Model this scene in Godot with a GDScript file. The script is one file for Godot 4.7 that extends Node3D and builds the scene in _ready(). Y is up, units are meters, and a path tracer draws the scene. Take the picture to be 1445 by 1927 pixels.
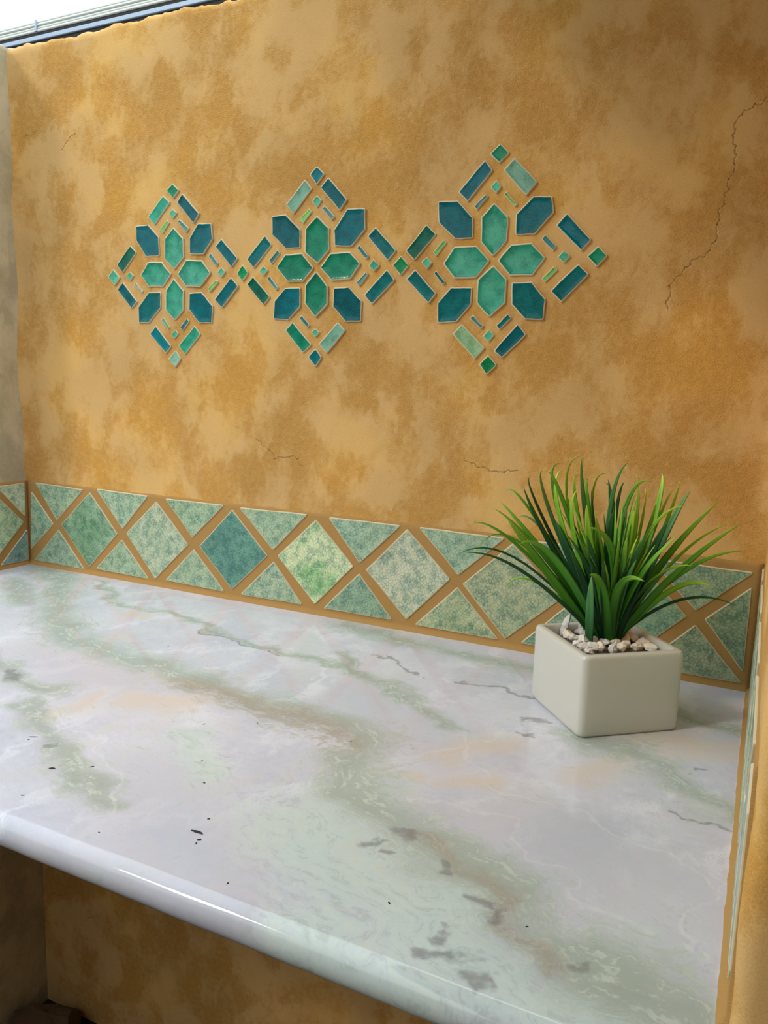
extends Node3D
# A tiled stucco niche with a marble counter and a potted grass. Units are metres; the floor is y = 0 and the back wall is z = 0.

const COUNTER_Y := 0.9694
const LEFT_X := 0.0805
const RIGHT_X := 1.378
const PIER_Z := 0.62
const LEFT_END := 0.14
const WALL_TOP := 1.914
const PITCH := 0.163
# sRGB glaze colours
const GLAZE := [
	[42, 146, 118], [16, 122, 93], [0, 95, 103], [18, 100, 102], [1, 88, 95], [57, 159, 129], [89, 169, 135], [1, 90, 70], [0, 110, 118], [22, 129, 91],
	[140, 166, 142], [14, 131, 78], [132, 186, 93], [81, 133, 135], [156, 169, 148], [55, 120, 122], [2, 101, 102], [0, 102, 114], [152, 168, 126],
]
const MEDALLIONS := [
	[Vector2(0.453, 1.509), [
		["petal", 0, [-20, 58, -21, 24, 0, 7, 21, 26, 20, 56, -1, 75]],
		["petal", 0, [-56, -19, -24, -20, -6, 0, -26, 21, -57, 22, -74, 1]],
		["petal", 0, [24, -21, 54, -22, 76, 0, 58, 20, 25, 22, 6, 0]],
		["petal", 0, [-19, -26, -20, -58, 0, -76, 19, -59, 20, -27, -1, -6]],
		["dark", 2, [-82, 57, -61, 30, -31, 30, -32, 61, -55, 82, -83, 82]],
		["dark", 2, [32, 56, 32, 30, 61, 29, 80, 52, 77, 77, 50, 78]],
		["dark", 3, [-80, -52, -80, -79, -57, -79, -29, -54, -29, -28, -57, -28]],
		["dark", 2, [30, -58, 51, -80, 78, -80, 80, -53, 57, -30, 31, -31]],
		["bar", 5, [-56, 94, -41, 80, -7, 114, -22, 127]],
		["bar", 4, [6, 113, 41, 78, 53, 93, 18, 127]],
		["bar", 7, [-128, 19, -114, 5, -81, 38, -96, 51]],
		["bar", 2, [-128, -22, -95, -55, -82, -43, -114, -9]],
		["bar", 2, [84, 40, 117, 6, 130, 20, 97, 52]],
		["bar", 2, [82, -43, 98, -57, 131, -23, 116, -8]],
		["bar", 8, [-56, -97, -20, -130, -8, -118, -41, -83]],
		["bar", 5, [7, -117, 21, -132, 55, -98, 42, -83]],
		["tip", 9, [-16, 134, -1, 119, 12, 132, -2, 144]],
		["tip", 6, [-149, 1, -134, -15, -120, -2, -135, 13]],
		["tip", 10, [-16, -139, 0, -153, 13, -138, 1, -124]],
		["tip", 11, [127, -4, 138, -16, 151, -3, 138, 11]],
		["strip", 12, [-31, 72, -24, 66, -9, 82, -14, 88]],
		["strip", 13, [7, 83, 26, 65, 32, 71, 12, 87]],
		["strip", 14, [-90, -13, -72, -29, -68, -26, -85, -10]],
		["strip", 13, [70, 26, 86, 9, 91, 14, 76, 31]],
		["strip", 12, [69, -26, 74, -31, 91, -15, 86, -11]],
		["strip", 6, [-30, -74, -15, -90, -9, -87, -24, -70]],
		["strip", 15, [10, -87, 17, -92, 31, -77, 26, -71]],
		["dot", 6, [-11, 97, -2, 87, 7, 97, -3, 105]],
		["dot", 6, [-107, 0, -97, -9, -89, 0, -97, 8]],
		["dot", 6, [88, 0, 97, -9, 105, 0, 97, 8]],
		["dot", 6, [-9, -98, -1, -106, 8, -97, 1, -90]],
	]],
	[Vector2(0.729, 1.51), [
		["petal", 1, [-22, 57, -22, 22, 1, 4, 21, 24, 20, 56, -1, 75]],
		["petal", 1, [-52, -20, -25, -21, -5, -1, -27, 22, -58, 21, -74, 2]],
		["petal", 1, [26, -21, 58, -19, 75, 2, 57, 20, 23, 20, 5, -1]],
		["petal", 1, [-21, -26, -21, -54, -1, -74, 20, -55, 20, -28, -1, -5]],
		["dark", 4, [-82, 51, -57, 29, -30, 29, -30, 56, -57, 80, -83, 79]],
		["dark", 2, [28, 52, 30, 29, 59, 27, 81, 51, 80, 80, 50, 81]],
		["dark", 2, [-77, -48, -78, -76, -50, -78, -28, -57, -29, -29, -57, -29]],
		["dark", 4, [29, -59, 51, -81, 78, -81, 78, -51, 56, -30, 29, -31]],
		["bar", 10, [-57, 94, -43, 79, -10, 114, -24, 128]],
		["bar", 4, [3, 114, 37, 79, 50, 94, 17, 128]],
		["bar", 16, [-130, 17, -116, 2, -81, 36, -95, 52]],
		["bar", 7, [-130, -22, -97, -55, -84, -42, -117, -9]],
		["bar", 16, [84, 40, 119, 4, 132, 18, 98, 53]],
		["bar", 16, [81, -43, 95, -57, 132, -23, 118, -7]],
		["bar", 1, [-56, -93, -23, -128, -7, -115, -42, -80]],
		["bar", 10, [5, -114, 20, -128, 52, -94, 38, -81]],
		["tip", 8, [-16, 134, -3, 118, 11, 133, -3, 145]],
		["tip", 8, [-14, -133, 0, -149, 12, -134, 0, -120]],
		["tip", 11, [126, -2, 140, -17, 153, -3, 140, 11]],
		["strip", 12, [-33, 71, -26, 64, -10, 81, -15, 86]],
		["strip", 13, [7, 84, 24, 66, 30, 71, 12, 88]],
		["strip", 15, [-88, 13, -82, 7, -66, 23, -71, 29]],
		["strip", 13, [-91, -14, -74, -33, -69, -29, -86, -9]],
		["strip", 15, [67, 25, 83, 8, 88, 12, 72, 29]],
		["strip", 13, [67, -25, 73, -30, 88, -14, 84, -9]],
		["strip", 15, [-31, -75, -15, -90, -11, -85, -26, -70]],
		["dot", 6, [-11, 96, -2, 85, 7, 95, -2, 104]],
		["dot", 6, [-106, -2, -97, -10, -89, -2, -97, 6]],
		["dot", 6, [88, -1, 97, -10, 106, -1, 96, 8]],
		["dot", 6, [-9, -96, -1, -104, 6, -97, -1, -89]],
	]],
	[Vector2(1.007, 1.508), [
		["petal", 0, [-20, 58, -19, 25, 0, 5, 19, 25, 19, 56, -2, 76]],
		["petal", 0, [-55, -22, -23, -22, -4, 0, -24, 21, -57, 21, -73, -1]],
		["petal", 0, [25, -21, 57, -21, 73, 1, 53, 21, 24, 20, 6, 0]],
		["petal", 0, [-21, -24, -21, -56, -1, -75, 21, -56, 21, -25, 1, -5]],
		["dark", 2, [-82, 54, -57, 31, -30, 31, -31, 58, -55, 82, -85, 83]],
		["dark", 2, [29, 59, 29, 32, 56, 31, 80, 58, 77, 78, 51, 80]],
		["dark", 16, [-79, -54, -78, -82, -49, -81, -28, -57, -28, -34, -59, -33]],
		["dark", 16, [29, -58, 49, -78, 75, -79, 76, -52, 56, -29, 28, -29]],
		["bar", 17, [-55, 93, -40, 79, -6, 117, -18, 132]],
		["bar", 10, [8, 116, 41, 81, 56, 97, 23, 131]],
		["bar", 7, [-132, 19, -117, 5, -84, 39, -100, 54]],
		["bar", 16, [-129, -20, -93, -55, -81, -41, -115, -7]],
		["bar", 17, [83, 41, 119, 7, 131, 21, 97, 56]],
		["bar", 16, [81, -42, 97, -57, 131, -22, 116, -8]],
		["bar", 18, [-55, -97, -19, -132, -5, -116, -41, -83]],
		["bar", 4, [7, -120, 20, -130, 53, -98, 40, -83]],
		["tip", 9, [-12, 138, 2, 125, 16, 137, 2, 151]],
		["tip", 9, [126, 0, 140, -14, 153, 0, 140, 13]],
		["tip", 11, [-13, -139, -1, -153, 14, -139, 0, -125]],
		["strip", 13, [-31, 73, -27, 67, -11, 84, -15, 88]],
		["strip", 12, [10, 85, 27, 68, 30, 71, 14, 89]],
		["strip", 12, [-89, 15, -84, 9, -68, 27, -73, 32]],
		["strip", 16, [-87, -13, -72, -30, -68, -26, -82, -10]],
		["strip", 13, [65, 25, 82, 9, 87, 14, 71, 31]],
		["strip", 12, [68, -26, 74, -31, 90, -15, 85, -9]],
		["strip", 13, [-30, -76, -12, -91, -8, -87, -25, -71]],
		["strip", 16, [9, -86, 14, -92, 31, -76, 25, -70]],
		["dot", 6, [-9, 96, 0, 87, 7, 95, -1, 105]],
		["dot", 6, [-106, 2, -97, -8, -89, 1, -98, 10]],
		["dot", 6, [88, 1, 97, -7, 106, 2, 96, 10]],
		["dot", 6, [-9, -100, 0, -109, 8, -99, -1, -91]],
	]],
]
const BORDER := [
	["D0", [86, 997, 151, 1055, 93, 1114]],
	["U1", [160, 1063, 233, 1129, 104, 1132]],
	["L1", [94, 977, 230, 976, 164, 1046]],
	["D1", [172, 1057, 242, 982, 315, 1054, 248, 1125]],
	["U2", [327, 1064, 390, 1131, 264, 1133]],
	["L2", [258, 981, 389, 979, 325, 1045]],
	["D2", [336, 1058, 403, 981, 479, 1053, 408, 1123]],
	["U3", [488, 1066, 557, 1130, 428, 1130]],
	["L3", [426, 982, 558, 980, 491, 1047]],
	["D3", [503, 1053, 573, 986, 645, 1054, 573, 1124]],
	["U4", [655, 1064, 721, 1131, 587, 1129]],
	["L4", [589, 980, 714, 981, 657, 1046]],
	["D4", [664, 1056, 737, 985, 806, 1057, 736, 1124]],
	["U5", [816, 1063, 885, 1130, 758, 1130]],
	["L5", [752, 981, 876, 981, 816, 1047]],
	["D5", [827, 1054, 899, 986, 967, 1059, 895, 1126]],
	["U6", [979, 1066, 1047, 1129, 913, 1131]],
	["L6", [912, 980, 1046, 979, 979, 1049]],
	["D6", [986, 1054, 1055, 982, 1132, 1054, 1058, 1123]],
	["U8", [1304, 1063, 1367, 1122, 1240, 1125]],
	["L8", [1240, 977, 1366, 978, 1305, 1045]],
	["D8", [1315, 1054, 1366, 992, 1366, 1104]],
	["D7", [1152, 1054, 1223, 985, 1294, 1054, 1223, 1124]],
	["U7", [1141, 1064, 1205, 1129, 1077, 1130]],
	["L7", [1077, 980, 1205, 980, 1141, 1046]],
]
const LEAVES := [
	[-3, 0, -6, -96, 141, 15, -109, 174, 8, 8, 0],
	[-4, 0, -12, -116, 181, 5, -109, 183, -16, 5, 0],
	[-1, 0, 1, -100, 137, 30, -133, 151, 46, 6, 2],
	[-1, 0, -4, -94, 124, 18, -133, 158, 25, 8, 2],
	[-3, 0, 4, -124, 149, 45, -150, 134, 67, 5, 2],
	[-7, 0, -2, -127, 167, 24, -150, 99, 41, 4, 2],
	[-5, 0, 7, -113, 137, 45, -160, 99, 82, 4, 0],
	[-5, 0, 10, -102, 111, 53, -148, 104, 90, 5, 0],
	[-5, 0, -10, -124, 194, 1, -134, 164, -7, 5, 2],
	[-7, 0, -4, -99, 97, 18, -120, 54, 27, 4, 3],
	[-2, 0, -8, -90, 154, 0, -114, 137, 2, 5, 1],
	[-6, 0, -9, -103, 184, 2, -95, 192, -17, 7, 1],
	[-4, 0, -13, -109, 206, -8, -78, 200, -41, 6, 2],
	[-3, 0, -5, -93, 181, 11, -69, 196, -8, 8, 3],
	[-1, 0, 0, -72, 202, 10, -78, 194, 19, 7, 2],
	[-4, 0, -12, -96, 208, -9, -54, 211, -48, 5, 3],
	[-3, 0, -9, -52, 180, -17, -52, 209, -33, 9, 1],
	[-6, 0, -13, -71, 198, -24, -59, 185, -48, 6, 3],
	[-4, 0, 3, -66, 159, 20, -44, 177, 12, 7, 3],
	[-4, 0, -12, -52, 202, -30, -46, 182, -46, 6, 2],
	[-7, 0, -14, -56, 196, -36, -30, 189, -70, 6, 3],
	[-3, 0, -7, -34, 156, -17, -37, 172, -27, 6, 0],
	[-3, 0, -11, -12, 165, -38, -23, 184, -50, 8, 0],
	[-5, 0, -4, -25, 190, -23, 0, 207, -44, 7, 1],
	[-2, 0, -1, -11, 171, -18, 0, 186, -25, 7, 0],
	[-2, 0, -15, -5, 182, -53, -29, 179, -61, 5, 0],
	[3, 0, -9, 23, 149, -44, 9, 192, -52, 7, 3],
	[-2, 0, 1, -8, 204, -21, 29, 187, -32, 7, 2],
	[6, 0, -15, 44, 178, -68, 34, 193, -79, 10, 3],
	[2, 0, -15, 24, 149, -61, 17, 173, -80, 8, 3],
	[9, 0, -14, 53, 156, -64, 55, 186, -81, 9, 3],
	[9, 0, -7, 53, 155, -47, 69, 177, -57, 11, 1],
	[3, 0, 0, 21, 161, -23, 67, 162, -39, 6, 3],
	[4, 0, -3, 42, 102, -38, 100, 167, -78, 11, 2],
	[5, 0, 0, 61, 124, -42, 114, 143, -66, 7, 3],
	[6, 0, 2, 62, 98, -31, 127, 146, -61, 10, 2],
	[3, 0, -6, 68, 108, -58, 132, 108, -95, 7, 2],
	[3, 0, 7, 35, 101, -12, 82, 98, -21, 7, 3],
	[6, 0, 0, 68, 95, -38, 103, 70, -45, 9, 3],
	[5, 0, -6, 68, 78, -51, 132, 44, -79, 5, 0],
	[4, 0, 7, 12, 134, 3, -24, 139, 39, 12, 2],
	[3, 0, 13, -6, 94, 27, -16, 90, 58, 14, 2],
	[4, 0, 10, -1, 100, 22, 38, 84, 28, 13, 2],
	[-18, 0, 20, -16, 61, 43, -13, 90, 61, 13, 1],
	[-7, 0, 10, -83, 103, 40, -111, 141, 58, 13, 2],
	[-2, 0, 11, -68, 135, 35, -93, 117, 66, 10, 2],
	[6, 0, -15, 38, 165, -73, 47, 174, -97, 8, 3],
	[3, 0, -3, 2, 154, -19, 6, 159, -19, 10, 1],
	[-2, 0, -3, -26, 138, -9, -25, 139, -12, 12, 2],
	[-1, 0, 5, -32, 133, 13, -32, 161, 19, 13, 3],
	[-2, 0, 1, -13, 136, -5, -6, 153, -6, 11, 0],
	[4, 0, 2, 14, 139, -11, 16, 155, -6, 12, 3],
	[5, 0, -5, 31, 131, -32, 35, 163, -38, 13, 2],
	[-2, 0, 0, -44, 123, 9, -51, 145, 11, 12, 0],
	[-4, 0, -4, -60, 120, 6, -69, 136, 2, 12, 0],
	[6, 0, 1, 40, 124, -20, 52, 146, -19, 13, 0],
	[7, 0, 6, 29, 99, 1, 49, 115, 7, 12, 0],
	[-2, 0, 10, -31, 87, 29, -41, 114, 47, 11, 0],
	[0, 0, 11, -17, 102, 25, -25, 131, 45, 12, 0],
	[4, 0, 7, 11, 103, 7, 14, 129, 18, 12, 2],
	[1, 0, 12, -6, 79, 26, -5, 102, 43, 12, 0],
]
const PEBBLES := [[-62, -14], [-58, -42], [-40, -17], [-44, 12], [-34, 19], [-24, 22], [-14, 16], [-2, 14], [9, 11], [11, 36], [-26, 41], [-19, 44], [-11, 57], [-11, 41], [22, 12], [34, 12], [42, -3], [52, 3], [18, -27], [36, -24], [21, -52], [-3, 39], [19, 23], [-50, 2], [-30, -5], [18, -8], [-1, -1], [36, -6]]

var stucco: StandardMaterial3D
var grout_material: StandardMaterial3D
var rim_material: StandardMaterial3D
var glaze_plain: StandardMaterial3D
var glaze_crackle: StandardMaterial3D
var wobble := FastNoiseLite.new()
var dice := RandomNumberGenerator.new()


func _ready() -> void:
	var camera := Camera3D.new()
	camera.name = "camera"
	add_child(camera)
	camera.transform = Transform3D(Basis(Vector3(0.896914, 0.031564, -0.441076), Vector3(-0.096812, 0.987268, -0.126212), Vector3(0.431477, 0.155903, 0.888551)), Vector3(1.365247, 1.331887, 1.05285))
	camera.fov = 66.4832
	camera.near = 0.01
	camera.far = 200.0
	camera.current = true
	var environment := Environment.new()
	environment.background_mode = Environment.BG_SKY
	var air := ProceduralSkyMaterial.new()
	air.sky_top_color = Color(1.10, 1.145, 1.17)
	air.sky_horizon_color = Color(0.62, 0.69, 0.695)
	air.sky_curve = 1.1
	air.ground_horizon_color = Color(0.62, 0.58, 0.5)
	air.ground_bottom_color = Color(0.5, 0.45, 0.38)
	air.sun_angle_max = 0.0
	air.sky_energy_multiplier = 1.0
	environment.sky = Sky.new()
	environment.sky.sky_material = air
	environment.tonemap_mode = Environment.TONE_MAPPER_LINEAR
	environment.tonemap_exposure = 2.65
	environment.sdfgi_enabled = true
	environment.ssao_enabled = true
	environment.ssil_enabled = true
	var surroundings := WorldEnvironment.new()
	surroundings.name = "surroundings"
	surroundings.environment = environment
	add_child(surroundings)
	var sun := DirectionalLight3D.new()
	sun.name = "hazy_sun"
	add_child(sun)
	sun.look_at_from_position(Vector3(-0.52, 0.635, 0.57) * 5.0, Vector3.ZERO)
	sun.light_color = Color(1.0, 0.95, 0.86)
	sun.light_energy = 0.1
	sun.light_angular_distance = 8.0
	sun.shadow_enabled = true
	sun.sky_mode = DirectionalLight3D.SKY_MODE_LIGHT_ONLY

	dice.seed = 41
	wobble.seed = 9
	wobble.frequency = 1.0
	make_materials()
	build_shell()
	build_roof_edge()
	build_counter()
	build_borders()
	build_medallions()
	build_planter()
	build_plant()
	build_pebbles()
	build_debris()


# ---------------------------------------------------------------- helpers

func put(called: String, mesh: Mesh, material: Material, parent: Node = null, where := Transform3D()) -> MeshInstance3D:
	var o := MeshInstance3D.new()
	o.name = called
	o.mesh = mesh
	if material:
		o.material_override = material
	o.transform = where
	(parent if parent else self).add_child(o, true)
	return o


var used := {}

func numbered(called: String) -> String:
	var n: int = used.get(called, 0)
	used[called] = n + 1
	return called if n == 0 else "%s_%03d" % [called, n]


func tag(o: Node, label: String, category: String, group := "") -> void:
	o.set_meta("label", label)
	o.set_meta("category", category)
	if group:
		o.set_meta("group", group)


func root(called: String, at: Vector3, turn := 0.0) -> Node3D:
	var o := Node3D.new()
	o.name = numbered(called)
	o.position = at
	o.rotation.y = turn
	add_child(o)
	return o


func pale(r: float, g: float, b: float) -> Color:
	var c := lin(r, g, b).lerp(lin(190, 186, 160), 0.12)
	return Color(c.r * 1.42, c.g * 1.37, c.b * 1.37)


func lin(r: float, g: float, b: float) -> Color:
	return Color(r / 255.0, g / 255.0, b / 255.0).srgb_to_linear()


# rows of equally many points become a smooth sheet; its front looks along (next point in the row) x (next row)
func sheet(rows: Array, uvs: Array, closed := false, st: SurfaceTool = null, colors: Array = []) -> SurfaceTool:
	if st == null:
		st = SurfaceTool.new()
		st.begin(Mesh.PRIMITIVE_TRIANGLES)
	var w: int = rows[0].size()
	var quads := w if closed else w - 1
	for r in rows.size() - 1:
		for c in quads:
			var d := (c + 1) % w
			for k in [[r, c], [r + 1, d], [r, d], [r, c], [r + 1, c], [r + 1, d]]:
				var at: Vector3 = rows[k[0]][k[1]]
				st.set_uv(uvs[k[0]][k[1]] if uvs else Vector2(at.x + at.z, at.y))
				if colors:
					st.set_color(colors[k[0]][k[1]])
				st.add_vertex(rows[k[0]][k[1]])
	return st


func fan(st: SurfaceTool, ring: Array, centre: Vector3, flip := false) -> void:
	for i in ring.size():
		var a: Vector3 = ring[i]
		var b: Vector3 = ring[(i + 1) % ring.size()]
		for v in ([centre, a, b] if flip else [centre, b, a]):
			st.set_uv(Vector2(v.x, v.z) * 3.0)
			st.add_vertex(v)


func done(st: SurfaceTool) -> ArrayMesh:
	st.index()
	st.generate_normals()
	return st.commit()


func box(st: SurfaceTool, lo: Vector3, hi: Vector3, bevel := 0.002) -> void:
	# a box with bevelled long edges: an eight-cornered outline in x-y carried along z, closed at both ends
	var b := minf(bevel, minf(hi.x - lo.x, hi.y - lo.y) * 0.4)
	var outline := [Vector2(lo.x + b, lo.y), Vector2(hi.x - b, lo.y), Vector2(hi.x, lo.y + b), Vector2(hi.x, hi.y - b), Vector2(hi.x - b, hi.y), Vector2(lo.x + b, hi.y), Vector2(lo.x, hi.y - b), Vector2(lo.x, lo.y + b)]
	var e := minf(bevel, (hi.z - lo.z) * 0.4)
	var mid := Vector2(lo.x + hi.x, lo.y + hi.y) * 0.5
	var size := Vector2(hi.x - lo.x, hi.y - lo.y)
	var shrink := Vector2(1.0 - 2.0 * e / size.x, 1.0 - 2.0 * e / size.y)
	var rings := []
	for s in [[lo.z, shrink], [lo.z + e, Vector2.ONE], [hi.z - e, Vector2.ONE], [hi.z, shrink]]:
		var ring := []
		for q in outline:
			var w: Vector2 = mid + (q - mid) * s[1]
			ring.append(Vector3(w.x, w.y, s[0]))
		rings.append(ring)
	st.set_smooth_group(-1)
	for r in 3:
		for c in 8:
			var d := (c + 1) % 8
			for v in [rings[r][c], rings[r + 1][d], rings[r][d], rings[r][c], rings[r + 1][c], rings[r + 1][d]]:
				st.set_uv(Vector2(v.x + v.z, v.y))
				st.add_vertex(v)
	for c in range(1, 7):
		for v in [rings[3][0], rings[3][c + 1], rings[3][c]]:
			st.set_uv(Vector2(v.x, v.y))
			st.add_vertex(v)
		for v in [rings[0][0], rings[0][c], rings[0][c + 1]]:
			st.set_uv(Vector2(v.x, v.y))
			st.add_vertex(v)


func start() -> SurfaceTool:
	var st := SurfaceTool.new()
	st.begin(Mesh.PRIMITIVE_TRIANGLES)
	return st


# ---------------------------------------------------------------- materials

func noise(kind: int, seed_: int, period: float, octaves: int, warp := 0.0, warp_period := 100.0) -> FastNoiseLite:
	var n := FastNoiseLite.new()
	n.noise_type = kind
	n.seed = seed_
	n.frequency = 1.0 / period
	n.fractal_type = FastNoiseLite.FRACTAL_FBM if octaves > 1 else FastNoiseLite.FRACTAL_NONE
	n.fractal_octaves = octaves
	if warp > 0.0:
		n.domain_warp_enabled = true
		n.domain_warp_amplitude = warp
		n.domain_warp_frequency = 1.0 / warp_period
		n.domain_warp_fractal_type = FastNoiseLite.DOMAIN_WARP_FRACTAL_INDEPENDENT
		n.domain_warp_fractal_octaves = 3
	return n


func bytes_of(n: FastNoiseLite, w: int, h: int, full_w := 0, full_h := 0) -> PackedByteArray:
	var im := n.get_image(w, h)
	im.convert(Image.FORMAT_L8)
	if full_w:
		im.resize(full_w, full_h, Image.INTERPOLATE_CUBIC)
	return im.get_data()


func picture(data: PackedByteArray, w: int, h: int, format: int) -> ImageTexture:
	return ImageTexture.create_from_image(Image.create_from_data(w, h, false, format, data))


func relief(m: StandardMaterial3D, t: Texture2D, centimetres: float) -> void:
	m.heightmap_enabled = true
	m.heightmap_texture = t
	m.heightmap_scale = centimetres


func make_materials() -> void:
	make_stucco()
	rim_material = StandardMaterial3D.new()
	rim_material.albedo_color = Color(0.84, 0.77, 0.64)
	rim_material.roughness = 0.6
	glaze_plain = StandardMaterial3D.new()
	glaze_plain.vertex_color_use_as_albedo = true
	glaze_plain.roughness = 0.09
	glaze_plain.metallic_specular = 0.36
	glaze_crackle = glaze_plain.duplicate()
	glaze_crackle.roughness = 0.16
	make_crackle()


func make_crackle() -> void:
	# fine crazing: pale cells between darker lines, and a mottling of the glaze under it
	var n := 1024
	for k in 2:
		var cells := noise(FastNoiseLite.TYPE_CELLULAR, 5 + k, [17.0, 15.0][k], 1, [9.0, 12.0][k], 30.0)
		cells.cellular_return_type = FastNoiseLite.RETURN_DISTANCE2_SUB
		cells.cellular_jitter = 1.0
		var tint := noise(FastNoiseLite.TYPE_CELLULAR, 5 + k, [17.0, 15.0][k], 1, [9.0, 12.0][k], 30.0)
		tint.cellular_return_type = FastNoiseLite.RETURN_CELL_VALUE
		var a := bytes_of(cells, n, n)
		var b := bytes_of(tint, n, n)
		var c := bytes_of(noise(FastNoiseLite.TYPE_SIMPLEX, 77 + k, 90.0, 4, 30.0, 80.0), n, n)
		var d := bytes_of(noise(FastNoiseLite.TYPE_SIMPLEX, 177 + k, 4.0, 2), n, n)
		var rgb := PackedByteArray()
		rgb.resize(n * n * 3)
		var high := PackedByteArray()
		high.resize(n * n)
		for i in n * n:
			var line := smoothstep(6.0, [46.0, 34.0][k], float(a[i]))
			var cell: float = (b[i] - 128) / 128.0
			var cloud: float = (c[i] - 128) / 128.0
			var v := 0.0
			var green := 0.0
			if k == 0:
				v = lerpf(0.78, 0.95 + cell * 0.07, line) + cloud * 0.14 + (d[i] - 128) * 0.0007
				green = cloud * 0.06 - (1.0 - line) * 0.03
			else:
				v = lerpf(0.87, 0.96 + cell * 0.02, line) + cloud * 0.12 + (d[i] - 128) * 0.0003
				green = cloud * 0.03
			rgb[i * 3] = clampi(int((v + green) * 255.0), 0, 255)
			rgb[i * 3 + 1] = clampi(int((v + 0.02) * 255.0), 0, 255)
			rgb[i * 3 + 2] = clampi(int((v - green * 0.6) * 255.0), 0, 255)
			high[i] = clampi(int(150.0 * line + cell * 22.0 + d[i] * 0.16 + 20.0), 0, 255)
		var m: StandardMaterial3D = [glaze_crackle, glaze_plain][k]
		m.albedo_texture = picture(rgb, n, n, Image.FORMAT_RGB8)
		relief(m, picture(high, n, n, Image.FORMAT_L8), [0.03, 0.008][k])


func make_stucco() -> void:
	var n := 2048
	var a := bytes_of(noise(FastNoiseLite.TYPE_SIMPLEX, 21, 300.0, 4, 90.0, 210.0), n, n)
	var s := bytes_of(noise(FastNoiseLite.TYPE_SIMPLEX, 8, 105.0, 3, 80.0, 120.0), n, n * 2 / 3, n, n)
	var grit := bytes_of(noise(FastNoiseLite.TYPE_SIMPLEX, 31, 2.4, 2), n, n)
	var lump := bytes_of(noise(FastNoiseLite.TYPE_SIMPLEX, 55, 20.0, 3, 18.0, 40.0), n, n)
	var wide := bytes_of(noise(FastNoiseLite.TYPE_SIMPLEX, 12, 430.0, 4, 90.0, 300.0), n, n)
	var rgb := PackedByteArray()
	rgb.resize(n * n * 3)
	var high := PackedByteArray()
	high.resize(n * n)
	for i in n * n:
		var g: float = (grit[i] - 128) / 128.0
		var l: float = (lump[i] - 128) / 128.0
		var w: float = (wide[i] - 128) / 128.0
		var p := smoothstep(0.30, 0.68, a[i] / 255.0 * 0.55 + s[i] / 255.0 * 0.45 + l * 0.03)
		var rough := 1.0 - p
		var t := 1.0 + g * (0.05 + 0.05 * rough) + l * 0.03 * rough + w * 0.06
		var ochre := smoothstep(0.05, 0.5, w) * 0.6
		# ochre scratch coat under paler trowelled patches
		rgb[i * 3] = clampi(int(lerpf(203.0, 220.0, p) * t), 0, 255)
		rgb[i * 3 + 1] = clampi(int((lerpf(152.0, 176.0, p) - ochre * 2.0) * t), 0, 255)
		rgb[i * 3 + 2] = clampi(int((lerpf(84.0, 116.0, p) - ochre * 12.0) * t), 0, 255)
		high[i] = clampi(int(70.0 + 48.0 * p + g * (12.0 + 28.0 * rough) + l * (4.0 + 18.0 * rough)), 0, 255)
	# cracks in the render
	for path in [
		[Vector2(1.372, 1.705), Vector2(1.327, 1.678), Vector2(1.296, 1.653), Vector2(1.297, 1.60), Vector2(1.286, 1.54), Vector2(1.283, 1.51), Vector2(1.254, 1.492), Vector2(1.239, 1.468), Vector2(1.236, 1.44)],
		[Vector2(0.62, 1.245), Vector2(0.66, 1.215), Vector2(0.69, 1.225), Vector2(0.71, 1.205)],
		[Vector2(0.20, 1.73), Vector2(0.215, 1.745), Vector2(0.235, 1.75)],
		[Vector2(0.10, 1.76), Vector2(0.14, 1.765)],
		[Vector2(0.98, 1.235), Vector2(1.02, 1.22), Vector2(1.06, 1.225)],
	]:
		for k in path.size() - 1:
			var from: Vector2 = path[k]
			var to: Vector2 = path[k + 1]
			var steps := int(from.distance_to(to) / 0.0005)
			for j in steps:
				var q := from.lerp(to, float(j) / steps)
				q += Vector2(wobble.get_noise_2d(q.x * 60.0, q.y * 60.0), wobble.get_noise_2d(q.y * 60.0, 9.0 + q.x * 60.0)) * 0.006
				for dx in range(-1, 2):
					for dy in range(-1, 2):
						var far := Vector2(dx, dy).length()
						if far > 1.1:
							continue
						var at := (int((q.y - 0.97) / 1.5 * n) + dy) * n + int(q.x / 1.5 * n) + dx
						if at >= 0 and at < n * n:
							high[at] = mini(high[at], int(8.0 + far * 60.0))
							if far < 0.5:  # the shade inside the crack is put into the colour
								for ch in 3:
									rgb[at * 3 + ch] = int(rgb[at * 3 + ch] * 0.72)
	stucco = StandardMaterial3D.new()
	stucco.albedo_texture = picture(rgb, n, n, Image.FORMAT_RGB8)
	stucco.roughness = 0.92
	stucco.metallic_specular = 0.25
	relief(stucco, picture(high, n, n, Image.FORMAT_L8), 0.22)
	grout_material = StandardMaterial3D.new()
	var sand := bytes_of(noise(FastNoiseLite.TYPE_SIMPLEX, 61, 3.5, 3), 512, 512)
	grout_material.albedo_color = Color(0.70, 0.54, 0.325)
	grout_material.roughness = 0.95
	grout_material.metallic_specular = 0.2
	relief(grout_material, picture(sand, 512, 512, Image.FORMAT_L8), 0.05)
	grout_material.uv1_scale = Vector3(3, 3, 3)


# ---------------------------------------------------------------- the setting

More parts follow.
